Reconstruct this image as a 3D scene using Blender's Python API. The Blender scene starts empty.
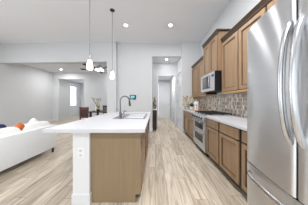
import bpy, bmesh, math, random
from mathutils import Vector, Matrix
random.seed(7)
S = bpy.context.scene
COL = S.collection
PI = math.pi

# ------------------------------------------------------------ camera, world, light, exposure
EYE = 1.24
cd = bpy.data.cameras.new('camera'); cam = bpy.data.objects.new('camera', cd); COL.objects.link(cam)
cam.location = (0, 0, EYE); cam.rotation_euler = (PI/2, 0, 0)
cd.lens = 36*120/308; cd.sensor_width = 36; cd.shift_x = -1/308; cd.shift_y = -1.5/308; cd.clip_start = .02
S.camera = cam
S.view_settings.view_transform = 'Standard'; S.view_settings.look = 'None'
S.view_settings.gamma = 1; S.view_settings.use_curve_mapping = False
S.view_settings.exposure = -0.08
W = bpy.data.worlds.new('world'); S.world = W; W.use_nodes = True
bgn = W.node_tree.nodes['Background']; bgn.inputs[0].default_value = (.88, .95, 1, 1); bgn.inputs[1].default_value = 3.1
S.cycles.max_bounces = 10; S.cycles.diffuse_bounces = 6; S.cycles.sample_clamp_indirect = 6
S.cycles.use_denoising = True

def area(name, loc, rot, sx, sy, power=None, col=(1, 1, 1), portal=False, shape='RECTANGLE'):
    l = bpy.data.lights.new(name, 'AREA'); l.shape = shape; l.size = sx
    if shape == 'RECTANGLE': l.size_y = sy
    l.color = col
    if portal: l.cycles.is_portal = True
    else: l.energy = power
    o = bpy.data.objects.new(name, l); COL.objects.link(o); o.location = loc; o.rotation_euler = rot
    return o
# daylight portals in the glazed openings of the great room
area('daylight_rear', (-2.25, -4.44, 1.55), (PI/2, 0, 0), 7.3, 2.5, portal=True)
area('daylight_side', (-6.32, -.1, 1.55), (PI/2, 0, -PI/2), 5.0, 2.5, portal=True)

# ------------------------------------------------------------ materials
def lin(c):
    return tuple((v/255/12.92 if v/255 <= .04045 else ((v/255+.055)/1.055)**2.4) for v in c)
class NT:
    def __init__(s, name):
        s.m = bpy.data.materials.new(name); s.m.use_nodes = True; s.t = s.m.node_tree
        s.b = s.t.nodes['Principled BSDF']
    def n(s, typ, **kw):
        x = s.t.nodes.new(typ)
        for k, v in kw.items():
            if k == 'i':
                for a, b in v.items():
                    if isinstance(b, bpy.types.NodeSocket): s.t.links.new(b, x.inputs[a])
                    else: x.inputs[a].default_value = b
            else: setattr(x, k, v)
        return x
    def l(s, a, b): s.t.links.new(a, b)
    def math(s, op, a, b=0.0):
        return s.n('ShaderNodeMath', operation=op, i={0: a, 1: b}).outputs[0]
    def ramp(s, f, stops, interp='LINEAR'):
        r = s.n('ShaderNodeValToRGB'); r.color_ramp.interpolation = interp
        e = r.color_ramp.elements
        while len(e) < len(stops): e.new(.5)
        for k, (p, c) in enumerate(stops): e[k].position = p; e[k].color = (*c, 1)
        s.l(f, r.inputs[0]); return r.outputs[0]
    def mix(s, f, a, b, blend='MIX'):
        x = s.n('ShaderNodeMix', data_type='RGBA', blend_type=blend)
        for idx, v in ((0, f), (6, a), (7, b)):
            if isinstance(v, bpy.types.NodeSocket): s.l(v, x.inputs[idx])
            else: x.inputs[idx].default_value = v if idx == 0 else (*v, 1)
        return x.outputs[2]
def plain(name, rgb, rough=.6, metal=0, noise=.04, scale=8, bump=0, spec=.5, **kw):
    N = NT(name); N.b.inputs['Roughness'].default_value = rough; N.b.inputs['Metallic'].default_value = metal
    N.b.inputs['Specular IOR Level'].default_value = spec
    c = lin(rgb)
    tc = N.n('ShaderNodeTexCoord'); nz = N.n('ShaderNodeTexNoise', i={'Scale': scale, 'Detail': 4.0})
    N.l(tc.outputs['Object'], nz.inputs['Vector'])
    N.l(N.ramp(nz.outputs[0], [(.3, tuple(v*(1-noise) for v in c)), (.7, tuple(min(1, v*(1+noise)) for v in c))]), N.b.inputs['Base Color'])
    if bump:
        bp = N.n('ShaderNodeBump', i={'Strength': bump, 'Distance': .01, 'Height': nz.outputs[0]}); N.l(bp.outputs[0], N.b.inputs['Normal'])
    for k, v in kw.items(): N.b.inputs[k.replace('_', ' ')].default_value = v
    return N.m
def glow(name, rgb, strength):
    N = NT(name); N.b.inputs['Base Color'].default_value = (*lin(rgb), 1)
    N.b.inputs['Emission Color'].default_value = (*lin(rgb), 1); N.b.inputs['Emission Strength'].default_value = strength
    return N.m
def wood(name, dark, light, rough=.42, axis='Z'):
    N = NT(name); N.b.inputs['Roughness'].default_value = rough; N.b.inputs['Specular IOR Level'].default_value = .4
    tc = N.n('ShaderNodeTexCoord'); sc = {'Z': (22, 22, 1.2), 'Y': (22, 1.2, 22), 'X': (1.2, 22, 22)}[axis]
    mp = N.n('ShaderNodeMapping', i={'Vector': tc.outputs['Object'], 'Scale': sc})
    a = N.n('ShaderNodeTexNoise', i={'Vector': mp.outputs[0], 'Scale': 1.6, 'Detail': 5.0, 'Distortion': .6})
    N.l(N.ramp(a.outputs[0], [(.3, lin(dark)), (.72, lin(light))]), N.b.inputs['Base Color'])
    return N.m

M = {}
M['wall'] = plain('wall_paint', (203, 205, 208), .85, noise=.008, scale=2)
M['ceil'] = plain('ceiling_paint', (230, 232, 236), .9, noise=.006, scale=2)
M['trim'] = plain('white_trim', (214, 216, 219), .45, noise=.006)
M['quartz'] = plain('white_quartz', (196, 197, 203), .36, noise=.012, scale=30, spec=.25)
M['wood'] = wood('cabinet_wood', (142, 116, 90), (162, 135, 107))
M['frame'] = wood('gap_shade_wood', (26, 19, 14), (36, 27, 20))  # near-black carcass tone puts the shade of the door gaps into the colour
M['crown'] = wood('crown_wood', (62, 48, 37), (80, 62, 47), axis='Y')
M['rail'] = wood('light_rail_wood', (172, 132, 82), (192, 150, 96), axis='Y')
M['bead'] = wood('shaded_bead_wood', (92, 70, 50), (108, 84, 62))  # bead darkened to paint the shade line around recessed door panels
M['panel'] = wood('island_panel_wood', (132, 113, 88), (140, 121, 95), rough=.5)
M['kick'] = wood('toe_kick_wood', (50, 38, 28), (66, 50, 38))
M['black'] = plain('black_glass', (18, 19, 22), .12, noise=.02)
M['mwside'] = plain('dark_painted_steel', (15, 18, 25), .5, spec=.3)
M['iron'] = plain('cast_iron', (34, 34, 36), .5, noise=.1, scale=40)
M['dark'] = plain('dark_plastic', (40, 42, 46), .4)
M['handle'] = plain('satin_handle_steel', (196, 197, 200), .24, 1, noise=.01)
M['chrome'] = plain('brushed_nickel', (178, 178, 180), .22, 1, noise=.02)
M['rod'] = plain('nickel_rod', (170, 170, 172), .3, 1, noise=.02)
M['faucet'] = plain('faucet_nickel', (128, 128, 130), .2, 1, noise=.02)
M['rimsteel'] = plain('sink_steel', (168, 169, 172), .22, 1, noise=.02)
M['bowl'] = plain('polished_bowl_steel', (236, 237, 240), .45, .5, noise=.01)
M['cord'] = plain('grey_rod', (122, 122, 124), .5, .3)
M['satin'] = plain('satin_steel', (212, 214, 219), .4, .8, noise=.02)
M['sofa'] = plain('white_upholstery', (228, 232, 236), .75, noise=.02, scale=60, bump=.12)
M['cushion'] = plain('cushion_fabric', (236, 237, 236), .85, noise=.02, scale=40, bump=.15)
M['orange'] = plain('orange_fabric', (192, 96, 42), .8, noise=.18, scale=30)
M['navy'] = plain('navy_fabric', (34, 38, 84), .8, noise=.1)
M['greyfab'] = plain('grey_fabric', (128, 130, 134), .8, noise=.15, scale=30)
M['espresso'] = wood('espresso_wood', (34, 22, 18), (56, 34, 28))
M['redwood'] = wood('cherry_wood', (70, 28, 24), (100, 44, 36))
M['upholst'] = plain('grey_upholstery', (120, 122, 124), .8, noise=.06)
M['leaf'] = plain('green_leaf', (78, 104, 44), .6, noise=.3, scale=20)
M['stem'] = plain('grey_twig', (118, 112, 106), .8, noise=.1)
M['yellow'] = plain('yellow_petal', (196, 172, 44), .6, noise=.1)
M['ceramic'] = plain('white_ceramic', (236, 236, 234), .3, noise=.01)
M['screen'] = glow('lit_screen', (96, 190, 206), .5)
M['lamp'] = glow('lamp_diffuser', (255, 252, 246), 22)
M['shade'] = glow('glowing_glass_shade', (255, 252, 246), 3.6)
M['boardwood'] = wood('board_wood', (176, 132, 98), (200, 156, 120), axis='Y')
M['greyplate'] = plain('outlet_plastic', (226, 227, 228), .4, noise=.01)
M['purple'] = plain('purple_band', (58, 48, 104), .5, noise=.1)

def steel():
    N = NT('brushed_steel'); N.b.inputs['Metallic'].default_value = 1; N.b.inputs['Roughness'].default_value = .30
    N.b.inputs['Anisotropic'].default_value = 1.0; N.b.inputs['Anisotropic Rotation'].default_value = .25
    tc = N.n('ShaderNodeTexCoord')
    mp = N.n('ShaderNodeMapping', i={'Vector': tc.outputs['Object'], 'Scale': (3, 3, 220)})
    nz = N.n('ShaderNodeTexNoise', i={'Vector': mp.outputs[0], 'Scale': 1.0, 'Detail': 3.0})
    N.l(N.ramp(nz.outputs[0], [(.3, lin((224, 226, 229))), (.7, lin((230, 232, 235)))]), N.b.inputs['Base Color'])
    tg = N.n('ShaderNodeTangent', direction_type='RADIAL', axis='Z'); N.l(tg.outputs[0], N.b.inputs['Tangent'])
    return N.m
M['steel'] = steel()

def floor_mat():
    N = NT('plank_floor'); tc = N.n('ShaderNodeTexCoord'); sp = N.n('ShaderNodeSeparateXYZ', i={0: tc.outputs['Object']})
    pw, pl = .165, 1.25
    cx = N.math('DIVIDE', sp.outputs[0], pw); row = N.math('FLOOR', cx)
    w1 = N.n('ShaderNodeTexWhiteNoise', noise_dimensions='1D', i={'W': row})
    cy = N.math('ADD', N.math('DIVIDE', sp.outputs[1], pl), N.math('MULTIPLY', w1.outputs[0], 7.3)); ci = N.math('FLOOR', cy)
    cb = N.n('ShaderNodeCombineXYZ', i={0: row, 1: ci})
    w2 = N.n('ShaderNodeTexWhiteNoise', noise_dimensions='2D', i={'Vector': cb.outputs[0]})
    tone = N.ramp(w2.outputs[0], [(0, lin((168, 154, 136))), (.3, lin((192, 180, 163))), (.7, lin((208, 198, 182))), (1, lin((178, 164, 145)))])
    off = N.n('ShaderNodeVectorMath', operation='SCALE', i={0: w2.outputs[1], 'Scale': 30.0})
    ad = N.n('ShaderNodeVectorMath', operation='ADD', i={0: tc.outputs['Object'], 1: off.outputs[0]})
    mp = N.n('ShaderNodeMapping', i={'Vector': ad.outputs[0], 'Scale': (16, 1.7, 1)})
    g = N.n('ShaderNodeTexNoise', i={'Vector': mp.outputs[0], 'Scale': 1.0, 'Detail': 6.0, 'Roughness': .62, 'Distortion': .7})
    col = N.mix(N.ramp(g.outputs[0], [(.45, (0, 0, 0)), (.72, (1, 1, 1))]), tone, lin((122, 98, 78)))
    mp2 = N.n('ShaderNodeMapping', i={'Vector': ad.outputs[0], 'Scale': (50, 3, 1)})
    g2 = N.n('ShaderNodeTexNoise', i={'Vector': mp2.outputs[0], 'Scale': 1.0, 'Detail': 4.0})
    col = N.mix(.3, col, N.ramp(g2.outputs[0], [(.3, lin((140, 120, 98))), (.7, lin((240, 233, 221)))]))
    fx = N.math('FRACT', cx); fy = N.math('FRACT', cy)
    ex = N.math('LESS_THAN', N.math('MINIMUM', fx, N.math('SUBTRACT', 1.0, fx)), .018)
    ey = N.math('LESS_THAN', N.math('MINIMUM', fy, N.math('SUBTRACT', 1.0, fy)), .003)
    seam = N.math('MAXIMUM', ex, ey)
    col = N.mix(N.math('MULTIPLY', seam, .55), col, lin((96, 80, 64)))
    N.l(col, N.b.inputs['Base Color']); N.b.inputs['Roughness'].default_value = .42
    N.b.inputs['Specular IOR Level'].default_value = .4
    return N.m
M['floor'] = floor_mat()

def tile_mat():
    N = NT('mosaic_tile'); tc = N.n('ShaderNodeTexCoord'); sp = N.n('ShaderNodeSeparateXYZ', i={0: tc.outputs['Object']})
    h = N.math('MULTIPLY', N.math('ADD', sp.outputs[0], sp.outputs[1]), 30.0)
    v = N.math('MULTIPLY', sp.outputs[2], 12.0)
    cb = N.n('ShaderNodeCombineXYZ', i={0: h, 1: v})
    vo = N.n('ShaderNodeTexVoronoi', voronoi_dimensions='2D', feature='F1', i={'Vector': cb.outputs[0], 'Scale': 1.0, 'Randomness': .45})
    ve = N.n('ShaderNodeTexVoronoi', voronoi_dimensions='2D', feature='DISTANCE_TO_EDGE', i={'Vector': cb.outputs[0], 'Scale': 1.0, 'Randomness': .45})
    sc = N.n('ShaderNodeSeparateXYZ', i={0: vo.outputs['Color']})
    c = N.ramp(sc.outputs[0], [(0, lin((132, 118, 104))), (.14, lin((166, 152, 136))), (.36, lin((226, 221, 213))), (.62, lin((182, 172, 160))), (.8, lin((204, 192, 174))), (.93, lin((142, 124, 108)))], 'CONSTANT')
    col = N.mix(N.math('LESS_THAN', ve.outputs[0], .07), c, lin((214, 208, 198)))
    N.l(col, N.b.inputs['Base Color']); N.b.inputs['Roughness'].default_value = .25
    return N.m
M['tile'] = tile_mat()
def speck():
    N = NT('mosaic_vase_glaze'); tc = N.n('ShaderNodeTexCoord')
    vo = N.n('ShaderNodeTexVoronoi', i={'Vector': tc.outputs['Object'], 'Scale': 26.0})
    sc = N.n('ShaderNodeSeparateXYZ', i={0: vo.outputs['Color']})
    N.l(N.ramp(sc.outputs[0], [(0, lin((96, 84, 66))), (.35, lin((150, 140, 118))), (.65, lin((206, 200, 186))), (.85, lin((60, 52, 44)))], 'CONSTANT'), N.b.inputs['Base Color'])
    return N.m
M['speck'] = speck()
def glassm():
    N = NT('window_glass'); N.b.inputs['Base Color'].default_value = (1, 1, 1, 1); N.b.inputs['Roughness'].default_value = 0
    N.b.inputs['Transmission Weight'].default_value = 1; N.b.inputs['IOR'].default_value = 1.02
    return N.m
M['glass'] = glassm()

# ------------------------------------------------------------ mesh helpers (all geometry given in world metres)
ORG = {}
class MB:
    def __init__(s): s.b = bmesh.new()
    def box(s, x0, x1, y0, y1, z0, z1, bev=0):
        b = s.b; x0, x1 = sorted((x0, x1)); y0, y1 = sorted((y0, y1)); z0, z1 = sorted((z0, z1))
        t = bmesh.new()
        r = bmesh.ops.create_cube(t, size=1)
        for v in t.verts: v.co = Vector(((x0+x1)/2+v.co.x*(x1-x0), (y0+y1)/2+v.co.y*(y1-y0), (z0+z1)/2+v.co.z*(z1-z0)))
        if bev: bmesh.ops.bevel(t, geom=list(t.edges), offset=bev, segments=2, affect='EDGES', profile=.5)
        s.merge(t); return s
    def merge(s, t, mat=None):
        if mat: bmesh.ops.transform(t, matrix=mat, verts=list(t.verts))
        me = bpy.data.meshes.new('tmp'); t.to_mesh(me); t.free(); s.b.from_mesh(me); bpy.data.meshes.remove(me)
    def prism(s, pts, z0, z1):
        b = s.b; lo = [b.verts.new((x, y, z0)) for x, y in pts]; hi = [b.verts.new((x, y, z1)) for x, y in pts]
        n = len(pts)
        for i in range(n): b.faces.new((lo[i], lo[(i+1) % n], hi[(i+1) % n], hi[i]))
        b.faces.new(lo[::-1]); b.faces.new(hi); return s
    def sweep_y(s, prof, y0, y1, caps=True):      # profile in x,z swept along y
        b = s.b; A = [b.verts.new((x, y0, z)) for x, z in prof]; B = [b.verts.new((x, y1, z)) for x, z in prof]; n = len(prof)
        for i in range(n): b.faces.new((A[i], A[(i+1) % n], B[(i+1) % n], B[i]))
        b.faces.new(A[::-1]); b.faces.new(B); return s
    def lathe(s, prof, cx, cy, z=0, seg=24):
        b = s.b; rings = []
        for r, h in prof:
            if r < 1e-5: rings.append([b.verts.new((cx, cy, z+h))])
            else: rings.append([b.verts.new((cx+r*math.cos(2*PI*k/seg), cy+r*math.sin(2*PI*k/seg), z+h)) for k in range(seg)])
        for A, B in zip(rings, rings[1:]):
            for k in range(seg):
                a = A[k % len(A)]; a2 = A[(k+1) % len(A)]; c = B[k % len(B)]; c2 = B[(k+1) % len(B)]
                f = [a]
                for q in (a2, c2, c):
                    if q not in f: f.append(q)
                if len(f) > 2: b.faces.new(f)
        return s
    def tube(s, pts, r, seg=10, flat=None):
        b = s.b; P = [Vector(p) for p in pts]; R = r if isinstance(r, (list, tuple)) else [r]*len(P); rings = []
        up = None
        for i, p in enumerate(P):
            d = (P[min(i+1, len(P)-1)]-P[max(i-1, 0)]).normalized()
            if up is None:
                up = Vector((0, 0, 1)) if abs(d.z) < .9 else Vector((0, 1, 0))
            u = d.cross(up).normalized(); w = u.cross(d).normalized(); up = w
            fx = flat or (1, 1)
            rings.append([b.verts.new(p+R[i]*(fx[0]*math.cos(2*PI*k/seg)*u+fx[1]*math.sin(2*PI*k/seg)*w)) for k in range(seg)])
        for A, B in zip(rings, rings[1:]):
            for k in range(seg): b.faces.new((A[k], A[(k+1) % seg], B[(k+1) % seg], B[k]))
        b.faces.new(rings[0][::-1]); b.faces.new(rings[-1]); return s
    def pillow(s, c, sx, sy, sz, e=.45, rot=(0, 0, 0), nu=20, nv=12, pinch=0):
        t = bmesh.new(); rings = []
        f = lambda v, p: math.copysign(abs(v)**p, v)
        from mathutils import Euler
        R = Euler(rot).to_matrix()
        for j in range(nv+1):
            ph = -PI/2+PI*j/nv
            ring = []
            for i in range(nu):
                th = 2*PI*i/nu
                x = f(math.cos(ph), e if not pinch else 1)*f(math.cos(th), e); y = f(math.cos(ph), e if not pinch else 1)*f(math.sin(th), e); z = f(math.sin(ph), .8 if not pinch else 1)
                v = Vector((x*sx/2, y*sy/2, z*sz/2)); ring.append(t.verts.new(R@v+Vector(c)))
            rings.append(ring)
        for A, B in zip(rings, rings[1:]):
            for k in range(nu): t.faces.new((A[k], A[(k+1) % nu], B[(k+1) % nu], B[k]))
        bmesh.ops.remove_doubles(t, verts=list(t.verts), dist=1e-5)
        s.merge(t); return s
    def build(s, name, mat, parent=None, smooth=False, org=None):
        o3 = Vector(ORG[parent.name]) if parent else Vector(org or (0, 0, 0))
        b = s.b; bmesh.ops.recalc_face_normals(b, faces=list(b.faces))
        if o3.length: bmesh.ops.translate(b, vec=-o3, verts=list(b.verts))
        me = bpy.data.meshes.new(name); b.to_mesh(me); b.free()
        for m in (mat if isinstance(mat, list) else [mat]): me.materials.append(m)
        if smooth:
            me.polygons.foreach_set('use_smooth', [True]*len(me.polygons))
        o = bpy.data.objects.new(name, me); COL.objects.link(o)
        if parent: o.parent = parent
        else: o.location = o3
        ORG[o.name] = o3
        if smooth:
            md = o.modifiers.new('edge', 'EDGE_SPLIT'); md.split_angle = math.radians(40)
        return o
def tag(o, label, cat, group=None, kind=None):
    if label: o['label'] = label
    if cat: o['category'] = cat
    if group: o['group'] = group
    if kind: o['kind'] = kind
    return o
def thing(name, loc, label, cat, group=None):
    o = bpy.data.objects.new(name, None); COL.objects.link(o); o.location = loc; ORG[o.name] = Vector(loc); o.empty_display_size = .1
    return tag(o, label, cat, group)
def dup(root, loc, rotz=0, label=None):
    r = root.copy(); COL.objects.link(r); r.location = loc; r.rotation_euler = (0, 0, rotz)
    if label: r['label'] = label
    for ch in list(root.children):
        c = ch.copy(); COL.objects.link(c); c.parent = r
        for g in ch.children:
            d = g.copy(); COL.objects.link(d); d.parent = c
    return r
def struct(name, mb, mat, **k):
    o = mb.build(name, mat, **k); o['kind'] = 'structure'; return o
B = lambda *a, **k: MB().box(*a, **k)

# ------------------------------------------------------------ the setting
WR = 1.77; HC = 3.58; XL = -6.35; YB = -4.5; YP = 4.75; YT = 4.88
T = .12
struct('floor', B(XL-.2, WR+.2, YB-.2, 10.4, -.1, 0), M['floor'])
struct('ceiling', B(XL-.2, WR+.2, YB-.2, 5.05, HC, HC+.1), M['ceil'])
struct('wall_right', B(WR, WR+T, YB, YP, 0, HC), M['wall'])
# rear wall: two wide glazed openings
rw = MB(); zs0, zs1 = .3, 2.8
rw.box(XL, -5.9, YB-T, YB, 0, HC).box(1.4, WR, YB-T, YB, 0, HC).box(-5.9, 1.4, YB-T, YB, zs1, HC).box(-5.9, 1.4, YB-T, YB, 0, zs0).box(-2.7, -2.5, YB-T, YB, zs0, zs1)
struct('wall_back', rw, M['wall'])
lw = MB()
lw.box(XL-T, XL, YB, -2.6, 0, HC).box(XL-T, XL, 2.4, 8.93, 0, HC).box(XL-T, XL, -2.6, 2.4, zs1, HC).box(XL-T, XL, -2.6, 2.4, 0, zs0).box(XL-T, XL, .3, .5, zs0, zs1)
lw.box(XL-T, XL, 8.93, 9.85, 2.5, HC).box(XL-T, XL, 9.85, 10.3, 0, HC)
struct('wall_left', lw, M['wall'])
def win(n, ax, a0, a1, c):
    w = thing('window_%d' % n, ((a0, c, zs0) if ax == 'x' else (c, a0, zs0)), None, None); w['kind'] = 'structure'
    f = MB(); k = 4; t = .05
    def bb(u0, u1, z0, z1, d=.05):
        if ax == 'x': f.box(u0, u1, c-d, c, z0, z1)
        else: f.box(c-d, c, u0, u1, z0, z1)
    bb(a0, a1, zs0, zs0+t); bb(a0, a1, zs1-t, zs1); bb(a0, a0+t, zs0, zs1); bb(a1-t, a1, zs0, zs1)
    m = (a0+a1)/2; bb(m-t/2, m+t/2, zs0, zs1)
    f.build('window_frame', M['trim'], w)
win(1, 'x', -5.9, -2.7, YB-.03); win(2, 'x', -2.5, 1.4, YB-.03); win(3, 'y', -2.6, .3, XL-.03); win(4, 'y', .5, 2.4, XL-.03)
# far side of the kitchen: partition with thermostat, stub pier, header, pantry block, passage
XS0, XS1, XH = -1.9, -1.54, -.11
struct('wall_partition', B(XS1, XH, YT, 5.0, 0, HC), M['wall'])
struct('wall_pier', B(XS0, XS1, YP, 5.0, 0, HC), M['wall'])
struct('wall_header', MB().prism([(XS0, YP), (XS0, 5.0), (XL, 5.15), (XL, 4.90)], 2.80, HC), M['wall'])
struct('wall_hall_header', B(XH, 1.08, YT, 5.0, 3.05, HC), M['wall'])
XPn = 1.06
struct('wall_pantry', MB().box(XPn, WR+T, YP, YP+.1, 0, HC).box(XPn, XPn+.1, YP+.1, 4.86, 0, HC).box(XPn, XPn+.1, 4.86, 5.62, 2.46, HC).box(XPn, XPn+.1, 5.62, 5.8, 0, HC), M['wall'])
struct('wall_hall_left', B(XH-.1, XH, 5.0, 5.7, 0, 3.1), M['wall'])
OX0, OX1, OZ, YO = .15, .95, 2.44, 5.70
struct('wall_hall_end', MB().box(XH-.1, OX0, YO, YO+.12, 0, 3.1).box(OX1, XPn, YO, YO+.12, 0, 3.1).box(OX0, OX1, YO, YO+.12, OZ, 3.1), M['wall'])
struct('ceiling_hall', B(XH-.1, XPn, 5.0, YO+.12, 3.05, 3.12), M['ceil'])
struct('wall_vestibule', MB().box(XH-.1, XH, YO+.12, 8.7, 0, 2.8).box(1.09, 1.19, YO+.12, 8.7, 0, 2.8).box(XH, .24, 8.6, 8.7, 0, 2.8).box(1.07, 1.09, 8.6, 8.7, 0, 2.8).box(.24, 1.07, 8.6, 8.7, 2.47, 2.8), M['wall'])
struct('ceiling_vestibule', B(XH-.1, 1.19, YO+.12, 8.7, 2.74, 2.82), M['ceil'])
# dining room and entry
YD = 7.47
struct('ceiling_dining', B(XL-.1, XH-.1, 5.0, YD+.02, 3.0, 3.1), M['ceil'])
struct('wall_dining', MB().box(-4.42, XH-.1, YD, YD+.12, 0, 3.05).box(XL, -4.42, YD, YD+.12, 2.60, 3.05).box(XL, -6.02, YD, YD+.12, 0, 2.6), M['wall'])
struct('wall_entry', MB().box(-4.42, -4.30, YD+.12, 10.3, 0, 2.8).box(XL, -4.3, 10.2, 10.3, 0, 2.8), M['wall'])
struct('ceiling_entry', B(XL, -4.3, YD+.1, 10.3, 2.74, 2.82), M['ceil'])
# trim
def bbd(name, *bx):
    m = MB()
    for q in bx: m.box(*q)
    struct(name, m, M['trim'])
bh = .13
bbd('baseboard_left', (XL, XL+.015, 3.4, YD, 0, bh), (XL, XL+.015, YD+.12, 8.86, 0, bh), (XL, XL+.015, 9.92, 10.2, 0, bh))
bbd('baseboard_hall', (XH, XH+.015, YT, YO, 0, bh), (XH, OX0-.08, YO-.015, YO, 0, bh), (XPn-.015, XPn, YP, 4.79, 0, bh))
bbd('baseboard_vestibule', (1.075, 1.09, YO+.12, 8.6, 0, bh), (XH, XH+.015, YO+.12, 8.6, 0, bh))
bbd('baseboard_dining', (-4.42, -.22, YD-.015, YD, 0, bh), (XS0, XH, YT-.015, YT, 0, bh))
cw = .07
struct('trim_1', MB().box(OX0-cw, OX0, YO-.02, YO, 0, OZ+cw).box(OX1, OX1+cw, YO-.02, YO, 0, OZ+cw).box(OX0, OX1, YO-.02, YO, OZ, OZ+cw), M['trim'])
struct('trim_2', MB().box(XPn-.02, XPn, 4.79, 4.86, 0, 2.53).box(XPn-.02, XPn, 5.62, 5.68, 0, 2.53).box(XPn-.02, XPn, 4.86, 5.62, 2.46, 2.53), M['trim'])
struct('trim_3', MB().box(XL, XL+.02, 8.86, 8.93, 0, 2.57).box(XL, XL+.02, 9.85, 9.92, 0, 2.57).box(XL, XL+.02, 8.93, 9.85, 2.5, 2.57), M['trim'])
struct('trim_4', MB().box(.17, .24, 8.58, 8.6, 0, 2.52).box(.24, 1.07, 8.58, 8.6, 2.47, 2.54), M['trim'])

def lever(parent, p, ax):
    m = MB()
    x, y, z = p
    if ax == 'y': m.lathe([(0, 0), (.03, 0), (.03, .02), (0, .02)], 0, 0, 0, 14); bmesh.ops.transform(m.b, matrix=Matrix.Translation((x, y, z))@Matrix.Rotation(PI/2, 4, 'X'), verts=list(m.b.verts)); m.tube([(x, y-.02, z), (x, y-.05, z), (x-.11, y-.05, z)], .009)
    else: m.tube([(x, y, z), (x-.05, y, z), (x-.05, y+.11, z)], .009); m.tube([(x, y, z), (x-.012, y, z)], .028, 14)
    return m.build('door_handle', M['rod'], parent, smooth=True)
# hall-end door with five horizontal panels
d1 = thing('door_1', (.655, 8.62, 0), None, None); d1['kind'] = 'structure'
m = B(.25, 1.06, 8.64, 8.67, .01, 2.46)
x0, x1, z0, z1 = .25, 1.06, .01, 2.46; st = .11
m.box(x0, x0+st, 8.62, 8.64, z0, z1).box(x1-st, x1, 8.62, 8.64, z0, z1)
n = 5; hh = (z1-z0-.11*(n+1))/n
for i in range(n+1):
    zz = z0+i*(hh+.11); m.box(x0+st, x1-st, 8.62, 8.64, zz, zz+.11)
m.build('slab', M['trim'], d1); lever(d1, (1.0, 8.62, .95), 'y')
# pantry door on the side of the pantry block
d2 = thing('door_2', (XPn+.03, 5.24, 0), None, None); d2['kind'] = 'structure'
m = B(XPn+.03, XPn+.05, 4.87, 5.61, .01, 2.45)
m.box(XPn+.01, XPn+.03, 4.87, 4.97, .01, 2.45).box(XPn+.01, XPn+.03, 5.51, 5.61, .01, 2.45)
for i in range(n+1):
    zz = .01+i*(hh+.11)*.998; m.box(XPn+.01, XPn+.03, 4.97, 5.51, zz, zz+.11)
m.build('slab', M['trim'], d2); lever(d2, (XPn+.01, 4.95, .96), 'x')
for z in (.35, 1.25, 2.15): MB().tube([(XPn-.002, 5.6, z-.05), (XPn-.002, 5.6, z+.05)], .012).build('hinge', M['rod'], d2)
# entry door with a tall pane
d3 = thing('door_3', (XL-.05, 9.39, 0), None, None); d3['kind'] = 'structure'
m = MB(); xa, xb = XL-.06, XL-.02
m.box(xa, xb, 8.94, 9.06, .01, 2.49).box(xa, xb, 9.72, 9.84, .01, 2.49).box(xa, xb, 9.06, 9.72, .01, .9).box(xa, xb, 9.06, 9.72, 2.35, 2.49)
for z in (1.3, 1.7, 2.05): m.box(xa, xb, 9.06, 9.72, z, z+.03)
m.build('slab', M['trim'], d3); B(XL-.045, XL-.04, 9.06, 9.72, .9, 2.35).build('pane', M['glass'], d3); 

# ------------------------------------------------------------ cabinets
def shaker(name, parent, X, sgn, y0, y1, z0, z1, t=.022, fr=.058, mat=None):
    """panelled front whose outer face is at X, facing sgn along x"""
    m = MB(); b = X-sgn*t; mat = mat or M['wood']
    if z1-z0 < .22:      # drawer front: slab with a thin routed border
        m.box(b, X, y0, y1, z0, z1, bev=.004)
    else:
        m.box(b, X, y0, y0+fr, z0, z1).box(b, X, y1-fr, y1, z0, z1).box(b, X, y0+fr, y1-fr, z0, z0+fr).box(b, X, y0+fr, y1-fr, z1-fr, z1)
        m.box(b, X-sgn*.018, y0+fr, y1-fr, z0+fr, z1-fr)
        e = .012; q = X-sgn*.007
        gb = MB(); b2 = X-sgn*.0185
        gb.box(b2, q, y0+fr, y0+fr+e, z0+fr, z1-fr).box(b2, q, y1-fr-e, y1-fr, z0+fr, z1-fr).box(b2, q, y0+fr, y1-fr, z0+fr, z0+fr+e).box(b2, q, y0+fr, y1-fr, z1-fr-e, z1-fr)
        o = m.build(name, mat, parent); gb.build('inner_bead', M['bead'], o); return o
    return m.build(name, mat, parent)
def base_unit(y0, y1, label, ndoor=1, X=1.115, sgn=-1, xb=None, group='base cabinets along the right wall'):
    xb = xb if xb is not None else WR-.005
    c = thing('base_cabinet', ((X+xb)/2, (y0+y1)/2, 0), label, 'cabinet', group)
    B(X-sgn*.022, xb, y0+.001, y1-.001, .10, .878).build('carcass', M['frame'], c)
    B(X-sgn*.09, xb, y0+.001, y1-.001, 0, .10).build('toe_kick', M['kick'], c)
    w = (y1-y0)/ndoor; g = .027
    for i in range(ndoor):
        a, b_ = y0+i*w+g, y0+(i+1)*w-g
        shaker('drawer_front', c, X, sgn, a, b_, .715, .862)
        shaker('door', c, X, sgn, a, b_, .115, .695)
    return c
YS = [.99, 1.575, 2.105, 2.635]
base_unit(YS[2], YS[3], 'warm brown base cabinet with one drawer and door, right beside the range')
base_unit(YS[1], YS[2], 'warm brown base cabinet second from the range, whole door and drawer in view')
base_unit(YS[0], YS[1], 'brown base cabinet partly hidden behind the refrigerator edge')
base_unit(3.43, YP-.02, 'greyish brown two-door base cabinet beyond the range, under the potted plant', 2)
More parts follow.
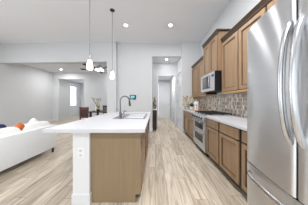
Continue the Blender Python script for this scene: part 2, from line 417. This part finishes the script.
# worktops
t1 = B(1.085, WR-.003, .99, 2.64, .88, .92, bev=.004).build('countertop', M['quartz']); tag(t1, 'white quartz worktop between the range and the refrigerator', 'countertop')
t2 = B(1.085, WR-.003, 3.425, YP-.003, .88, .92, bev=.004).build('countertop', M['quartz']); tag(t2, 'small white worktop beyond the range carrying the potted plant', 'countertop')
tag(B(1.10, WR-.013, 4.738, YP-.0005, .921, 1.45).build('backsplash', M['tile']), 'short return of mosaic tile on the pantry wall behind the potted plant', 'backsplash')
bs = B(WR-.012, WR-.0005, .99, YP-.0005, .9205, 1.394)
tag(bs.build('backsplash', M['tile']), 'long mosaic tile backsplash on the right wall behind the range and worktops', 'backsplash')
XU, XM = 1.455, 1.365
def crown(c, X, y0, y1, z, ret=None):
    # stepped profile along the front
    p = [(X+.02, z-.085), (X-.004, z-.085), (X-.008, z-.06), (X-.03, z-.02), (X-.036, z-.012), (X-.036, z), (X+.02, z)]
    m = MB().sweep_y(p, y0, y1)
    if ret:      # returns on the exposed end
        for (ya, yb) in ret: m.box(X+.0, WR-.004, ya, yb, z-.03, z)
    m.box(X+.02, WR-.005, y0, y1, z-.012, z)
    m.build('crown_moulding', M['crown'], c)
def wall_unit(y0, y1, z0, z1, X, label, ndoor=1, rail=True, ret=None, ce=(0, 0)):
    c = thing('wall_cabinet', ((X+WR)/2, (y0+y1)/2, z0), label, 'cabinet', 'wall cabinets along the right wall')
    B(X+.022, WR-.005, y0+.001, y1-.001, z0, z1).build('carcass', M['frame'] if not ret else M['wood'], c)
    w = (y1-y0)/ndoor; g = .018
    if ret: B(X+.0215, X+.024, y0+.002, y1-.002, z0+.002, z1-.002).build('shaded_face_frame', M['frame'], c)  # thin dark sheet carries the painted shade between these doors
    for i in range(ndoor): shaker('door', c, X, -1, y0+i*w+g, y0+(i+1)*w-g, z0+.012, z1-.075, fr=.06)
    crown(c, X+.015, y0+.001-ce[0], y1-.001+ce[1], z1+.04, ret)
    if rail: B(X+.005, X+.022, y0+.001, y1-.001, z0-.035, z0).build('light_rail', M['rail'], c); B(X+.03, WR-.006, y0+.01, y1-.01, z0-.012, z0-.0005).build('bottom_panel', M['rail'], c)
    return c
ZU0, ZU1 = 1.43, 2.56
wall_unit(YS[2], YS[3], ZU0, ZU1, XU, 'brown wall cabinet immediately right of the microwave')
wall_unit(YS[1], YS[2], ZU0, ZU1, XU, 'brown wall cabinet second to the right of the microwave, wide panelled door')
wall_unit(YS[0], YS[1], ZU0, ZU1, XU, 'brown wall cabinet nearest the refrigerator, mostly hidden behind it')
wall_unit(2.655, 3.405, 1.915, 2.78, XM, 'taller raised wall cabinet over the microwave, with dark crown', 2, rail=False, ret=[(2.62, 2.66), (3.40, 3.44)], ce=(.035, .035))
wall_unit(3.43, 4.09, ZU0, ZU1, XU, 'brown wall cabinet just left of the microwave')
wall_unit(4.09, YP-.005, ZU0, ZU1, XU, 'farthest brown wall cabinet against the pantry wall')
# ------------------------------------------------------------ range
YR0, YR1 = 2.645, 3.42
r = thing('range', (1.43, (YR0+YR1)/2, 0), 'stainless steel gas range with two oven doors and black grates', 'range')
B(1.13, WR-.005, YR0, YR1, .09, .90).build('body', M['dark'], r)
B(1.16, 1.70, YR0+.02, YR1-.02, 0, .09).build('toe_kick', M['black'], r)
MB().box(1.09, WR-.02, YR0-.0, YR1, .90, .925, bev=.004).build('cooktop', M['satin'], r)
MB().sweep_y([(1.13, .79), (1.075, .80), (1.06, .815), (1.085, .899), (1.13, .899)], YR0+.002, YR1-.002).build('control_panel', M['satin'], r)
for k in range(5):
    y = YR0+.09+k*.149
    m = MB().tube([(1.075, y, .85), (1.035, y, .84)], [.026, .021], 16); m.build('knob', M['iron'], r, smooth=True)
def oven(z0, z1, wz0, wz1):
    d = MB(); X = 1.095; ya, yb = YR0+.004, YR1-.004; wa, wb = ya+.10, yb-.10
    d.box(X, 1.13, ya, wa, z0, z1).box(X, 1.13, wb, yb, z0, z1).box(X, 1.13, wa, wb, z0, wz0).box(X, 1.13, wa, wb, wz1, z1)
    o = d.build('oven_door', M['satin'], r)
    B(X+.004, 1.128, wa-.002, wb+.002, wz0-.002, wz1+.002).build('window', M['black'], o)
    h = MB().tube([(1.045, ya+.03, z1-.045), (1.045, yb-.03, z1-.045)], .014)
    for y in (ya+.06, yb-.06): h.box(1.045, X+.002, y-.012, y+.012, z1-.055, z1-.035)
    h.build('handle', M['chrome'], o, smooth=True)
oven(.53, .785, .565, .70); oven(.20, .525, .26, .43)
B(1.10, 1.13, YR0+.004, YR1-.004, .095, .195, bev=.004).build('drawer', M['satin'], r)
for k in range(3):
    g = MB(); ya = YR0+.02+k*.247; yb = ya+.237
    for x in (1.14, 1.42, 1.70): g.box(x-.008, x+.008, ya, yb, .945, .962)
    for y in (ya, (ya+yb)/2, yb): g.box(1.135, 1.705, y-.007, y+.007, .945, .962)
    for x in (1.28, 1.56): g.box(x-.007, x+.007, ya, yb, .945, .962)
    for x in (1.14, 1.70):
        for y in (ya+.005, yb-.005): g.box(x-.008, x+.008, y-.008, y+.008, .925, .95)
    g.build('grate', M['iron'], r)
for x in (1.28, 1.56):
    for y in (YR0+.14, YR0+.39, YR0+.64):
        MB().lathe([(0, 0), (.05, 0), (.05, .008), (.035, .018), (0, .02)], x, y, .925, 16).build('burner', M['iron'], r, smooth=True)
# ------------------------------------------------------------ microwave
mw = thing('microwave', (1.5, 3.03, 1.475), 'stainless over-range microwave with black side under the tall cabinet', 'microwave')
B(1.345, WR-.02, 2.655, 3.405, 1.475, 1.91).build('body', M['mwside'], mw)
B(1.32, 1.345, 2.655, 3.405, 1.475, 1.91).build('front_frame', M['mwside'], mw)
dd = MB(); X = 1.312; ya, yb = 2.80, 3.403
dd.box(X, 1.32, 2.657, 3.403, 1.478, 1.545).box(X, 1.32, 2.657, 3.403, 1.86, 1.908).box(X, 1.32, 2.657, 2.86, 1.545, 1.86).box(X, 1.32, 3.33, 3.403, 1.545, 1.86)
do = dd.build('door', M['satin'], mw); B(X+.003, 1.32, 2.86, 3.33, 1.545, 1.86).build('window', M['black'], do)
MB().tube([(1.32, 2.84, 1.56), (1.275, 2.84, 1.575), (1.27, 2.84, 1.70), (1.275, 2.84, 1.83), (1.32, 2.84, 1.845)], .011).build('handle', M['chrome'], do, smooth=True)
B(X-.002, 1.32, 2.68, 2.78, 1.80, 1.845).build('display', M['black'], mw)
# ------------------------------------------------------------ refrigerator
fr = thing('refrigerator', (1.2, .58, 0), 'large stainless french-door refrigerator with bowed doors, right foreground', 'refrigerator')
FY0, FYC, FY1, FT = .175, .577, .984, 1.80
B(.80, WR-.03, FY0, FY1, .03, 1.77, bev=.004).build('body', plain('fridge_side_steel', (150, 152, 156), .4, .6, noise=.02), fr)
B(.82, 1.65, FY0+.02, FY1-.02, 0, .03).build('base', M['dark'], fr)
def prof(y, x0, bul, p): t = min(1, abs(y-FYC)/(FY1-FYC)); return x0+bul*t**p
def bow(ya, yb, z0, z1, x0, bul, p, name, mat=None):
    n = 26; r_ = .006
    pts = [(.798, ya), (.798, yb)]
    front = []
    for i in range(n+1):
        y = yb+(ya-yb)*i/n; x = prof(y, x0, bul, p)
        e = min(abs(y-ya), abs(y-yb))
        if e < r_: x += r_-math.sqrt(max(0, r_*r_-(r_-e)**2))
        front.append((x, y))
    # denser points at both rims
    m = MB(); outline = [(.798, ya)]+[(.798, yb)]+front
    m.prism(outline, z0, z1)
    return m.build(name, mat or M['steel'], fr, smooth=True)
dl = bow(FYC+.004, FY1, .768, FT, .678, .072, 1.5, 'door')
dr = bow(FY0, FYC-.004, .768, FT, .678, .072, 1.5, 'door')
df = bow(FY0, FY1, .09, .752, .713, .037, 1.6, 'freezer_drawer')
def bar(pts, parent, r=.0135):
    n = 24; P = []
    def bez(t):
        k = len(pts)-1; v = Vector((0, 0, 0))
        for i, p in enumerate(pts): v += math.comb(k, i)*(1-t)**(k-i)*t**i*Vector(p)
        return v
    P = [bez(i/n) for i in range(n+1)]
    MB().tube(P, r, 12, flat=(.85, 1.25)).build('handle', M['handle'], parent, smooth=True)
for y, par in ((FYC+.022, dl), (FYC-.030, dr)):
    bar([(.69, y, 1.03), (.635, y, 1.05), (.605, y, 1.33), (.635, y, 1.61), (.69, y, 1.63)], par)
bow(FY0+.003, FY1-.003, .753, 1.795, .694, .066, 1.5, 'gap_shade_slab', M['black'])  # black slab added behind the doors so their gaps read as dark shade
bar([(.735, .93, .69), (.66, .90, .69), (.645, .577, .69), (.66, .25, .69), (.735, .22, .69)], df, .013)

# ------------------------------------------------------------ island
isl = thing('kitchen_island', (-.5, 2.5, 0), 'kitchen island base with plain taupe wood end panel and white corner post', 'kitchen island')
PX0, PX1, PY0, PY1 = -.80, -.165, 1.465, 3.50
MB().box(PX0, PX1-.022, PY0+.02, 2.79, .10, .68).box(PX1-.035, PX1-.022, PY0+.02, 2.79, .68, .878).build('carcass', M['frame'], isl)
B(PX0, PX1-.022, 3.41, PY1, .10, .878).build('carcass', M['panel'], isl)
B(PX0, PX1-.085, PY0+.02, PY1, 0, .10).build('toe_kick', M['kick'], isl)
MB().box(PX0, PX1-.075, PY0, PY0+.02, 0, .878).box(PX1-.075, PX1-.01, PY0, PY0+.02, .10, .878).build('end_panel', M['panel'], isl)
B(PX0-.02, PX0, PY0, PY1, 0, .878).build('back_panel', M['panel'], isl)
B(PX0-.02, PX1, PY1, PY1+.02, 0, .878).build('end_panel', M['panel'], isl)
for (a, b_, kinds) in ((1.49, 1.93, 'd'), (1.93, 2.37, 's'), (2.37, 2.79, 's')):
    if kinds == 'd':
        for z0, z1 in ((.115, .30), (.32, .505), (.525, .695), (.715, .862)):
            B(PX1-.022, PX1, a+.012, b_-.012, z0, z1, bev=.003).build('drawer_front', M['wood'], isl)
    else:
        shaker('drawer_front', isl, PX1, 1, a+.012, b_-.012, .715, .862); shaker('door', isl, PX1, 1, a+.012, b_-.012, .115, .695)
pc = MB().box(-.985, -.785, 1.435, 1.635, 0, .878, bev=.004)
post = pc.build('corner_post', M['trim'], isl)
MB().box(-.995, -.775, 1.425, 1.645, 0, .13, bev=.006).build('plinth', M['trim'], post)
MB().box(-.995, -.775, 1.425, 1.645, .845, .878, bev=.006).build('cap', M['trim'], post)
o = thing('electrical_outlet', (-.885, 1.435, .62), 'white electrical outlet on the white island post', 'outlet')
B(-.92, -.85, 1.428, 1.4345, .56, .68, bev=.002).build('cover_plate', M['greyplate'], o)
for z in (.592, .648): MB().box(-.902, -.868, 1.4262, 1.428, z-.016, z+.016).build('receptacle', plain('receptacle_plastic', (196, 198, 200), .4), o)
# dishwasher
dw = thing('dishwasher', (-.45, 3.1, 0), 'black and steel dishwasher in the aisle side of the island', 'dishwasher')
B(PX0+.02, PX1-.03, 2.795, 3.405, .10, .68).build('tub', M['dark'], dw)
B(PX1-.03, PX1-.003, 2.797, 3.403, .115, .78).build('door', M['black'], dw)
B(PX1-.03, PX1-.003, 2.797, 3.403, .784, .87).build('control_panel', M['satin'], dw)
MB().tube([(PX1+.03, 2.84, .74), (PX1+.03, 3.36, .74)], .011).build('handle', M['chrome'], dw, smooth=True)
# worktop with sink cut-out
TX0, TX1, TY0, TY1 = -1.275, -.115, 1.36, 3.58
SX0, SX1, SY0, SY1 = -.60, -.20, 2.16, 2.92
m = MB(); z0, z1 = .88, .92
m.box(TX0, SX0, TY0, TY1, z0, z1).box(SX1, TX1, TY0, TY1, z0, z1).box(SX0, SX1, TY0, SY0, z0, z1).box(SX0, SX1, SY1, TY1, z0, z1)
bmesh.ops.remove_doubles(m.b, verts=list(m.b.verts), dist=1e-5)
tag(m.build('countertop', M['quartz']), 'broad white quartz island worktop holding the sink', 'countertop')
sk = thing('sink', (-.4, 2.54, .92), 'stainless double-bowl sink set into the island worktop', 'sink')
m = MB(); rx0, rx1, ry0, ry1 = -.76, -.175, 2.13, 2.95; rz = (.9202, .926)
m.box(rx0, SX0+.02, ry0, ry1, *rz).box(SX1-.02, rx1, ry0, ry1, *rz).box(SX0+.02, SX1-.02, ry0, SY0+.02, *rz).box(SX0+.02, SX1-.02, SY1-.02, ry1, *rz).box(SX0+.02, SX1-.02, 2.525, 2.555, *rz)
m.build('rim', M['rimsteel'], sk)
for a, b_ in ((SY0+.02, 2.525), (2.555, SY1-.02)):
    m = MB(); xa, xb = SX0+.02, SX1-.02; q = .002; zb = .885
    zb = .73
    m.box(xa, xa+q, a, b_, zb, .921).box(xb-q, xb, a, b_, zb, .921).box(xa, xb, a, a+q, zb, .921).box(xa, xb, b_-q, b_, zb, .921)
    m.box(xa, xb, a, b_, zb, zb+q)
    bw = m.build('bowl', M['bowl'], sk)
    MB().lathe([(0, .0), (.035, 0), (.035, .004), (0, .003)], (xa+xb)/2, (a+b_)/2, zb+q, 18).build('drain', M['dark'], bw)
# faucet
FX, FY = -.655, 2.27
fa = thing('faucet', (FX, FY, .926), 'tall gooseneck pull-down faucet in brushed nickel beside the sink', 'faucet')
MB().lathe([(0, 0), (.034, 0), (.034, .006), (.026, .02), (.022, .10), (.019, .11), (0, .11)], FX, FY, .9262, 20).build('base', M['faucet'], fa, smooth=True)
P = [(FX, FY, 1.03), (FX, FY, 1.23)]
R = .085
for k in range(1, 14):
    a = PI-PI*k/14; P.append((FX+R+R*math.cos(a), FY, 1.245+R*math.sin(a)))
P += [(FX+2*R, FY, 1.235)]
MB().tube(P, .0125, 12).build('spout', M['faucet'], fa, smooth=True)
MB().tube([(FX+2*R, FY, 1.24), (FX+2*R+.004, FY, 1.20), (FX+2*R+.01, FY, 1.145)], [.015, .018, .02], 14).build('spray_head', M['dark'], fa, smooth=True)
MB().tube([(FX+.02, FY, .99), (FX+.05, FY, 1.0), (FX+.085, FY, 1.05)], [.011, .009, .008]).build('lever', M['faucet'], fa, smooth=True)
sd = thing('soap_dispenser', (-.655, 2.50, .926), 'small nickel soap pump standing behind the faucet', 'soap dispenser')
MB().lathe([(0, 0), (.022, 0), (.02, .012), (.012, .02), (.009, .09), (0, .09)], -.655, 2.50, .9262, 16).build('body', M['chrome'], sd, smooth=True)
MB().tube([(-.655, 2.50, 1.01), (-.655, 2.50, 1.03), (-.59, 2.50, 1.028)], .007).build('spout', M['faucet'], sd, smooth=True)

# ------------------------------------------------------------ lamps
def can(x, y, z, label, pw, group='recessed ceiling lights', rad=.05):
    c = thing('recessed_light', (x, y, z), label, 'ceiling light', group)
    MB().lathe([(rad, 0), (rad+.02, -.004), (rad+.024, -.001), (rad+.024, -.0002), (rad, -.0002), (rad, 0)], x, y, z, 28).build('trim_ring', M['trim'], c, smooth=True)
    MB().lathe([(0, -.003), (rad, -.003), (rad, -.0005), (0, -.0005)], x, y, z, 28).build('diffuser', M['lamp'], c)
    l = area('lamp_light', (x, y, z-.012), (0, 0, 0), 2*rad, 0, pw, (1, .985, .965), shape='DISK'); l.parent = c; l.location = (0, 0, -.012)
can(-.90, 3.71, HC, 'left recessed ceiling light over the kitchen, beside the pendant rod', 6)
can(.48, 3.71, HC, 'right recessed ceiling light over the kitchen aisle', 14)
can(.50, 5.22, 3.05, 'recessed light in the lower hallway ceiling', 5.0, rad=.05)
can(-5.25, 6.7, 3.0, 'small recessed light in the dining room ceiling at left', 30)
can(.5, 6.9, 2.74, 'unseen ceiling light added beyond the hallway opening to brighten the door', 36)  # unseen lamp put in to brighten the white door at the end
can(-2.4, 6.9, 3.0, 'recessed light in the dining ceiling behind the header', 16)
can(-5.2, 8.9, 2.74, 'unseen recessed light added in the entry ceiling to brighten the front door', 16)  # unseen lamp, set to brighten the entry wall and door
for x, y, pw in ((-.9, 1.2, 1.5), (.48, 1.2, 70), (-3.4, .8, 14), (-3.9, 1.9, 20), (-5.6, 1.9, 55), (.4, -1.4, 95), (-3.0, -1.4, 24)):  # unseen cans added as fill, powers set to brighten the kitchen and living side
    can(x, y, HC, 'unseen recessed ceiling light added overhead to brighten the room', pw)
def pendant(x, y, label):
    p = thing('pendant_lamp', (x, y, HC), label, 'pendant lamp', 'pendant lamps over the island')
    MB().lathe([(0, 0), (.06, 0), (.06, -.012), (.03, -.03), (0, -.03)], x, y, HC-.0005, 24).build('canopy', M['dark'], p, smooth=True)
    MB().tube([(x, y, HC-.02), (x, y, 2.03)], .006, 8).build('rod', M['cord'], p, smooth=True)
    MB().lathe([(0, .085), (.012, .085), (.018, .06), (.03, .03), (.034, 0), (0, 0)], x, y, 1.985, 20).build('socket', M['rod'], p, smooth=True)
    MB().lathe([(.026, .165), (.034, .155), (.045, .10), (.052, .045), (.053, .0), (.048, -.004), (.044, .004), (.038, .1), (.026, .15)], x, y, 1.825, 24).build('glass_shade', M['shade'], p, smooth=True)
    l = bpy.data.lights.new('bulb_light', 'POINT'); l.energy = .6; l.color = (1, .96, .9); l.shadow_soft_size = .03
    lo = bpy.data.objects.new('bulb_light', l); COL.objects.link(lo); lo.parent = p; lo.location = (0, 0, 1.79-HC)
pendant(-1.195, 2.2, 'nearer pendant lamp, white glass shade, rod running out of the picture top')
pendant(-1.10, 3.09, 'farther pendant lamp with white shade and dark canopy on the ceiling')

# thermostat and hall things
th = thing('thermostat', (-.895, YT, 1.39), 'small wall thermostat with lit blue screen, seen beside the faucet', 'thermostat')
B(-1.02, -.77, YT-.02, YT-.0005, 1.30, 1.485, bev=.006).build('housing', M['dark'], th)
B(-.985, -.83, YT-.023, YT-.019, 1.36, 1.45).build('screen', M['screen'], th)
B(-.985, -.89, YT-.024, YT-.019, 1.315, 1.335).build('buttons', M['ceramic'], th)
cs = thing('console_cabinet', (-.01, 5.08, 0), 'narrow dark cabinet with white top at the hallway entrance', 'cabinet')
B(XH+.018, .06, 4.93, 5.35, .06, .87).build('body', M['espresso'], cs)
for y in (4.95, 5.31): 
    for x in (XH+.03, .02): B(x, x+.025, y, y+.025, 0, .06).build('leg', M['espresso'], cs)
B(.06, .072, 4.95, 5.33, .10, .84).build('door', M['kick'], cs)
B(XH+.017, .075, 4.92, 5.36, .87, .90).build('top', M['ceramic'], cs)
v = thing('vase', (-.02, 5.02, .90), 'tall speckled brown and cream vase on the narrow hallway cabinet', 'vase')
MB().lathe([(0, 0), (.045, 0), (.055, .02), (.07, .12), (.075, .22), (.05, .34), (.03, .42), (.034, .47), (.045, .50), (.04, .50), (.026, .46), (0, .45)], -.02, 5.02, .90, 20).build('body', M['speck'], v, smooth=True)
MB().lathe([(.0565, 0), (.0595, .03), (.056, .03), (.053, 0)], -.02, 5.02, .925, 20).build('painted_band', M['purple'], v, smooth=True)

# far worktop items
pl = thing('potted_plant', (1.40, 4.25, .92), 'leafy green plant in a small white pot on the far worktop', 'potted plant')
MB().lathe([(0, 0), (.05, 0), (.075, .12), (.07, .12), (.065, .10), (0, .10)], 1.36, 4.45, .9202, 20).build('pot', M['ceramic'], pl, smooth=True)
m = MB()
for k in range(90):
    a = random.uniform(0, 2*PI); e = random.uniform(.1, 1.5); L = random.uniform(.10, .19)
    d = Vector((math.cos(a)*math.cos(e), math.sin(a)*math.cos(e), math.sin(e))); p0 = Vector((1.36, 4.45, 1.03)); p1 = p0+d*L
    s = d.cross(Vector((0, 0, 1))).normalized()*.02; u = d.cross(s).normalized()*.004
    mid = p0+d*L*.65
    vs = [m.b.verts.new(q) for q in (p0, mid+s, p1-Vector((0, 0, .02)), mid-s, mid+u+Vector((0, 0, .006)))]
    m.b.faces.new((vs[0], vs[1], vs[4])); m.b.faces.new((vs[1], vs[2], vs[4])); m.b.faces.new((vs[2], vs[3], vs[4])); m.b.faces.new((vs[3], vs[0], vs[4]))
m.build('foliage', M['leaf'], pl)
ln = thing('decorative_birdhouse', (1.38, 4.06, .92), 'white house-shaped ornament with dark openings beside the potted plant', 'ornament')
m = MB(); X, Y = 1.40, 4.10; hw, hd = .055, .05
m.box(X-hd, X+hd, Y-hw, Y+hw, .9205, 1.12)
m.build('body', M['ceramic'], ln)
m = MB(); b = m.b
pr = [(Y-hw-.012, 1.12), (Y+hw+.012, 1.12), (Y, 1.21)]
A = [b.verts.new((X-hd-.01, y, z)) for y, z in pr]; C = [b.verts.new((X+hd+.01, y, z)) for y, z in pr]
b.faces.new(A); b.faces.new(C[::-1])
for i in range(3): b.faces.new((A[i], C[i], C[(i+1) % 3], A[(i+1) % 3]))
m.build('roof', M['ceramic'], ln)
m = MB()
for z in (.98, 1.07):
    MB().tube([(X, Y-hw-.002, z), (X, Y-hw+.01, z)], .018, 14).build('opening', M['dark'], ln); MB().tube([(X-hd-.002, Y, z), (X-hd+.01, Y, z)], .018, 14).build('opening', M['dark'], ln)
tag(B(1.25, 1.62, 3.62, 4.35, .9205, .935, bev=.004).build('cutting_board', M['boardwood']), 'tan wooden board lying on the worktop beyond the range', 'cutting board')
for o_ in (ln,): o_.location.z += .0148
pl.location += Vector((0, 0.0, 0.0))

# ------------------------------------------------------------ sofa
SXB, SYA, SYB = -2.43, .80, 2.98
sf = thing('sofa', (-2.9, 1.9, 0), 'long white upholstered sofa seen from behind, dark wooden legs', 'sofa')
MB().box(SXB-.16, SXB, SYA, SYB, .12, .66, bev=.02).build('back', M['sofa'], sf, smooth=True)
MB().box(SXB-.92, SXB-.16, SYA, SYB, .12, .36, bev=.02).build('seat_base', M['sofa'], sf, smooth=True)
for a, b_ in ((SYA, SYA+.18), (SYB-.18, SYB)): MB().box(SXB-.92, SXB-.16, a, b_, .36, .60, bev=.03).build('arm', M['sofa'], sf, smooth=True)
w = (SYB-SYA-.36)/3
for k in range(3):
    yc = SYA+.18+w*(k+.5)
    MB().pillow((SXB-.54, yc, .44), .70, w-.01, .18, .3).build('seat_cushion', M['cushion'], sf, smooth=True)
for k in range(3):
    yc = 1.06+.65*(k+.5)
    MB().pillow((SXB-.24, yc, .565), .22, .64, .40, .38, rot=(0, -.14, 0)).build('back_cushion', M['cushion'], sf, smooth=True)
for x in (SXB-.05, SXB-.86):
    for y in (SYA+.07, SYB-.07):
        MB().tube([(x, y, .0), (x, y, .13)], [.026, .036], 4).build('leg', M['espresso'], sf)
def tp(name, c, sx, sz, rot, mat, label, d=.13):
    m = MB().pillow((0, 0, 0), sx, sx*sz, d, .5, pinch=1)
    o = m.build(name, mat, smooth=True); o.location = c; o.rotation_euler = rot; return tag(o, label, 'pillow')
p1 = tp('throw_pillow', (SXB-.25, 2.375, .725), .14, 1, (PI/2+.0, PI/4, PI/2), M['orange'], 'small orange throw pillow wedged between the white sofa back cushions')
p2 = tp('throw_pillow', (SXB-.37, 2.78, .66), .31, 1, (PI/2-.2, PI/4, PI/2), M['cushion'], 'white throw pillow standing on its corner behind the sofa back')
p3 = tp('throw_pillow', (SXB-.42, 2.16, .665), .30, 1, (PI/2-.15, 0, PI/2), M['navy'], 'navy blue throw pillow at the left edge of the picture')
# ------------------------------------------------------------ dining set
dt = thing('dining_table', (-2.3, 5.75, 0), 'black dining table beyond the island, under the vase of twigs', 'table')
MB().box(-3.05, -1.45, 5.35, 6.25, .72, .76, bev=.008).build('tabletop', M['espresso'], dt)
for x in (-2.97, -1.61):
    for y in (5.42, 6.10): B(x, x+.08, y, y+.08, 0, .72).build('leg', M['espresso'], dt)
def chair(loc, rz, label, fab):
    c = thing('dining_chair', (0, 0, 0), label, 'chair', 'chairs around the dining table')
    MB().box(-.22, .22, -.22, .22, .42, .48, bev=.015).build('seat', fab, c)
    bm_ = MB().box(-.20, -.165, .19, .225, 0, 1.0).box(.165, .20, .19, .225, 0, 1.0).box(-.165, .165, .195, .22, .90, .985).box(-.165, .165, .195, .22, .56, .61)
    bm_.build('back_frame', M['redwood'], c)
    MB().box(-.16, .16, .185, .228, .61, .90, bev=.01).build('backrest', fab, c)
    for x in (-.2, .165): B(x, x+.035, -.21, -.175, 0, .42).build('leg', M['redwood'], c)
    c.location = loc; c.rotation_euler = (0, 0, rz); return c
c1 = chair((-2.83, 5.06, 0), 2.95, 'dark reddish dining chair on the near side of the table', M['espresso'])
c2 = chair((-2.72, 6.52, 0), 0, 'grey-backed dining chair on the far side of the table', M['upholst'])
vz = thing('twig_vase', (-2.78, 5.7, .76), 'white vase holding bare grey twigs on the dining table', 'vase')
MB().lathe([(0, 0), (.05, 0), (.055, .1), (.04, .28), (.03, .33), (.04, .36), (.03, .35), (0, .3)], -2.78, 5.7, .7602, 18).build('body', M['ceramic'], vz, smooth=True)
for k in range(7):
    a = k*.9; m = MB(); ex = .20*math.cos(a); ey = .12*math.sin(a); zt = 1.28+.12*((k*37) % 10)/10
    m.tube([(-2.78, 5.7, 1.0), (-2.78+ex*.35, 5.7+ey*.4, 1.15), (-2.78+ex, 5.7+ey, zt)], [.006, .006, .005], 6)
    m.pillow((-2.78+ex, 5.7+ey, zt), .06, .06, .05, 1, nu=8, nv=6)
    m.build('twig', M['stem'], vz)
fb = thing('flower_arrangement', (-2.63, 5.55, .76), 'yellow flowers with dark leaves in a low bowl on the dining table', 'flowers')
MB().lathe([(0, 0), (.05, 0), (.09, .07), (.08, .07), (0, .03)], -2.63, 5.55, .7602, 18).build('bowl', M['espresso'], fb, smooth=True)
m = MB(); m2 = MB()
for k in range(26):
    a = random.uniform(0, 6.28); rr = random.uniform(0, .075); z = random.uniform(.83, 1.10)
    (m if k % 2 else m2).pillow((-2.63+rr*math.cos(a), 5.55+rr*math.sin(a), z), .055, .055, .045, 1, nu=8, nv=6)
m.build('blossoms', M['yellow'], fb, smooth=True); m2.build('leaves', M['leaf'], fb, smooth=True)
# ceiling fan
FXc, FYc = -2.5, 5.4
cf = thing('ceiling_fan', (FXc, FYc, 3.0), 'ceiling fan with dark blades and lit glass shades beyond the header', 'ceiling fan')
MB().lathe([(0, 0), (.07, 0), (.07, -.03), (.02, -.04), (.02, -.16), (.11, -.20), (.12, -.30), (.08, -.35), (0, -.35)], FXc, FYc, 2.9995, 24).build('motor_housing', M['satin'], cf, smooth=True)
for k in range(5):
    a = math.radians(180+72*k); m = MB(); b = m.b; ca, sa = math.cos(a), math.sin(a)
    m.box(.11, .84, -.065, .065, -.004, .004)
    bmesh.ops.transform(m.b, matrix=Matrix.Translation((FXc, FYc, 2.665))@Matrix.Rotation(a, 4, 'Z')@Matrix.Rotation(.2, 4, 'X'), verts=list(m.b.verts))
    m.build('blade', M['espresso'], cf)
for k in range(4):
    a = PI/4+k*PI/2; x, y = FXc+.13*math.cos(a), FYc+.13*math.sin(a)
    MB().lathe([(.02, .06), (.05, .03), (.065, -.03), (.06, -.035), (.0, -.0)], x, y, 2.64, 14).build('light_shade', M['shade'], cf, smooth=True)
bpy.context.view_layer.update()
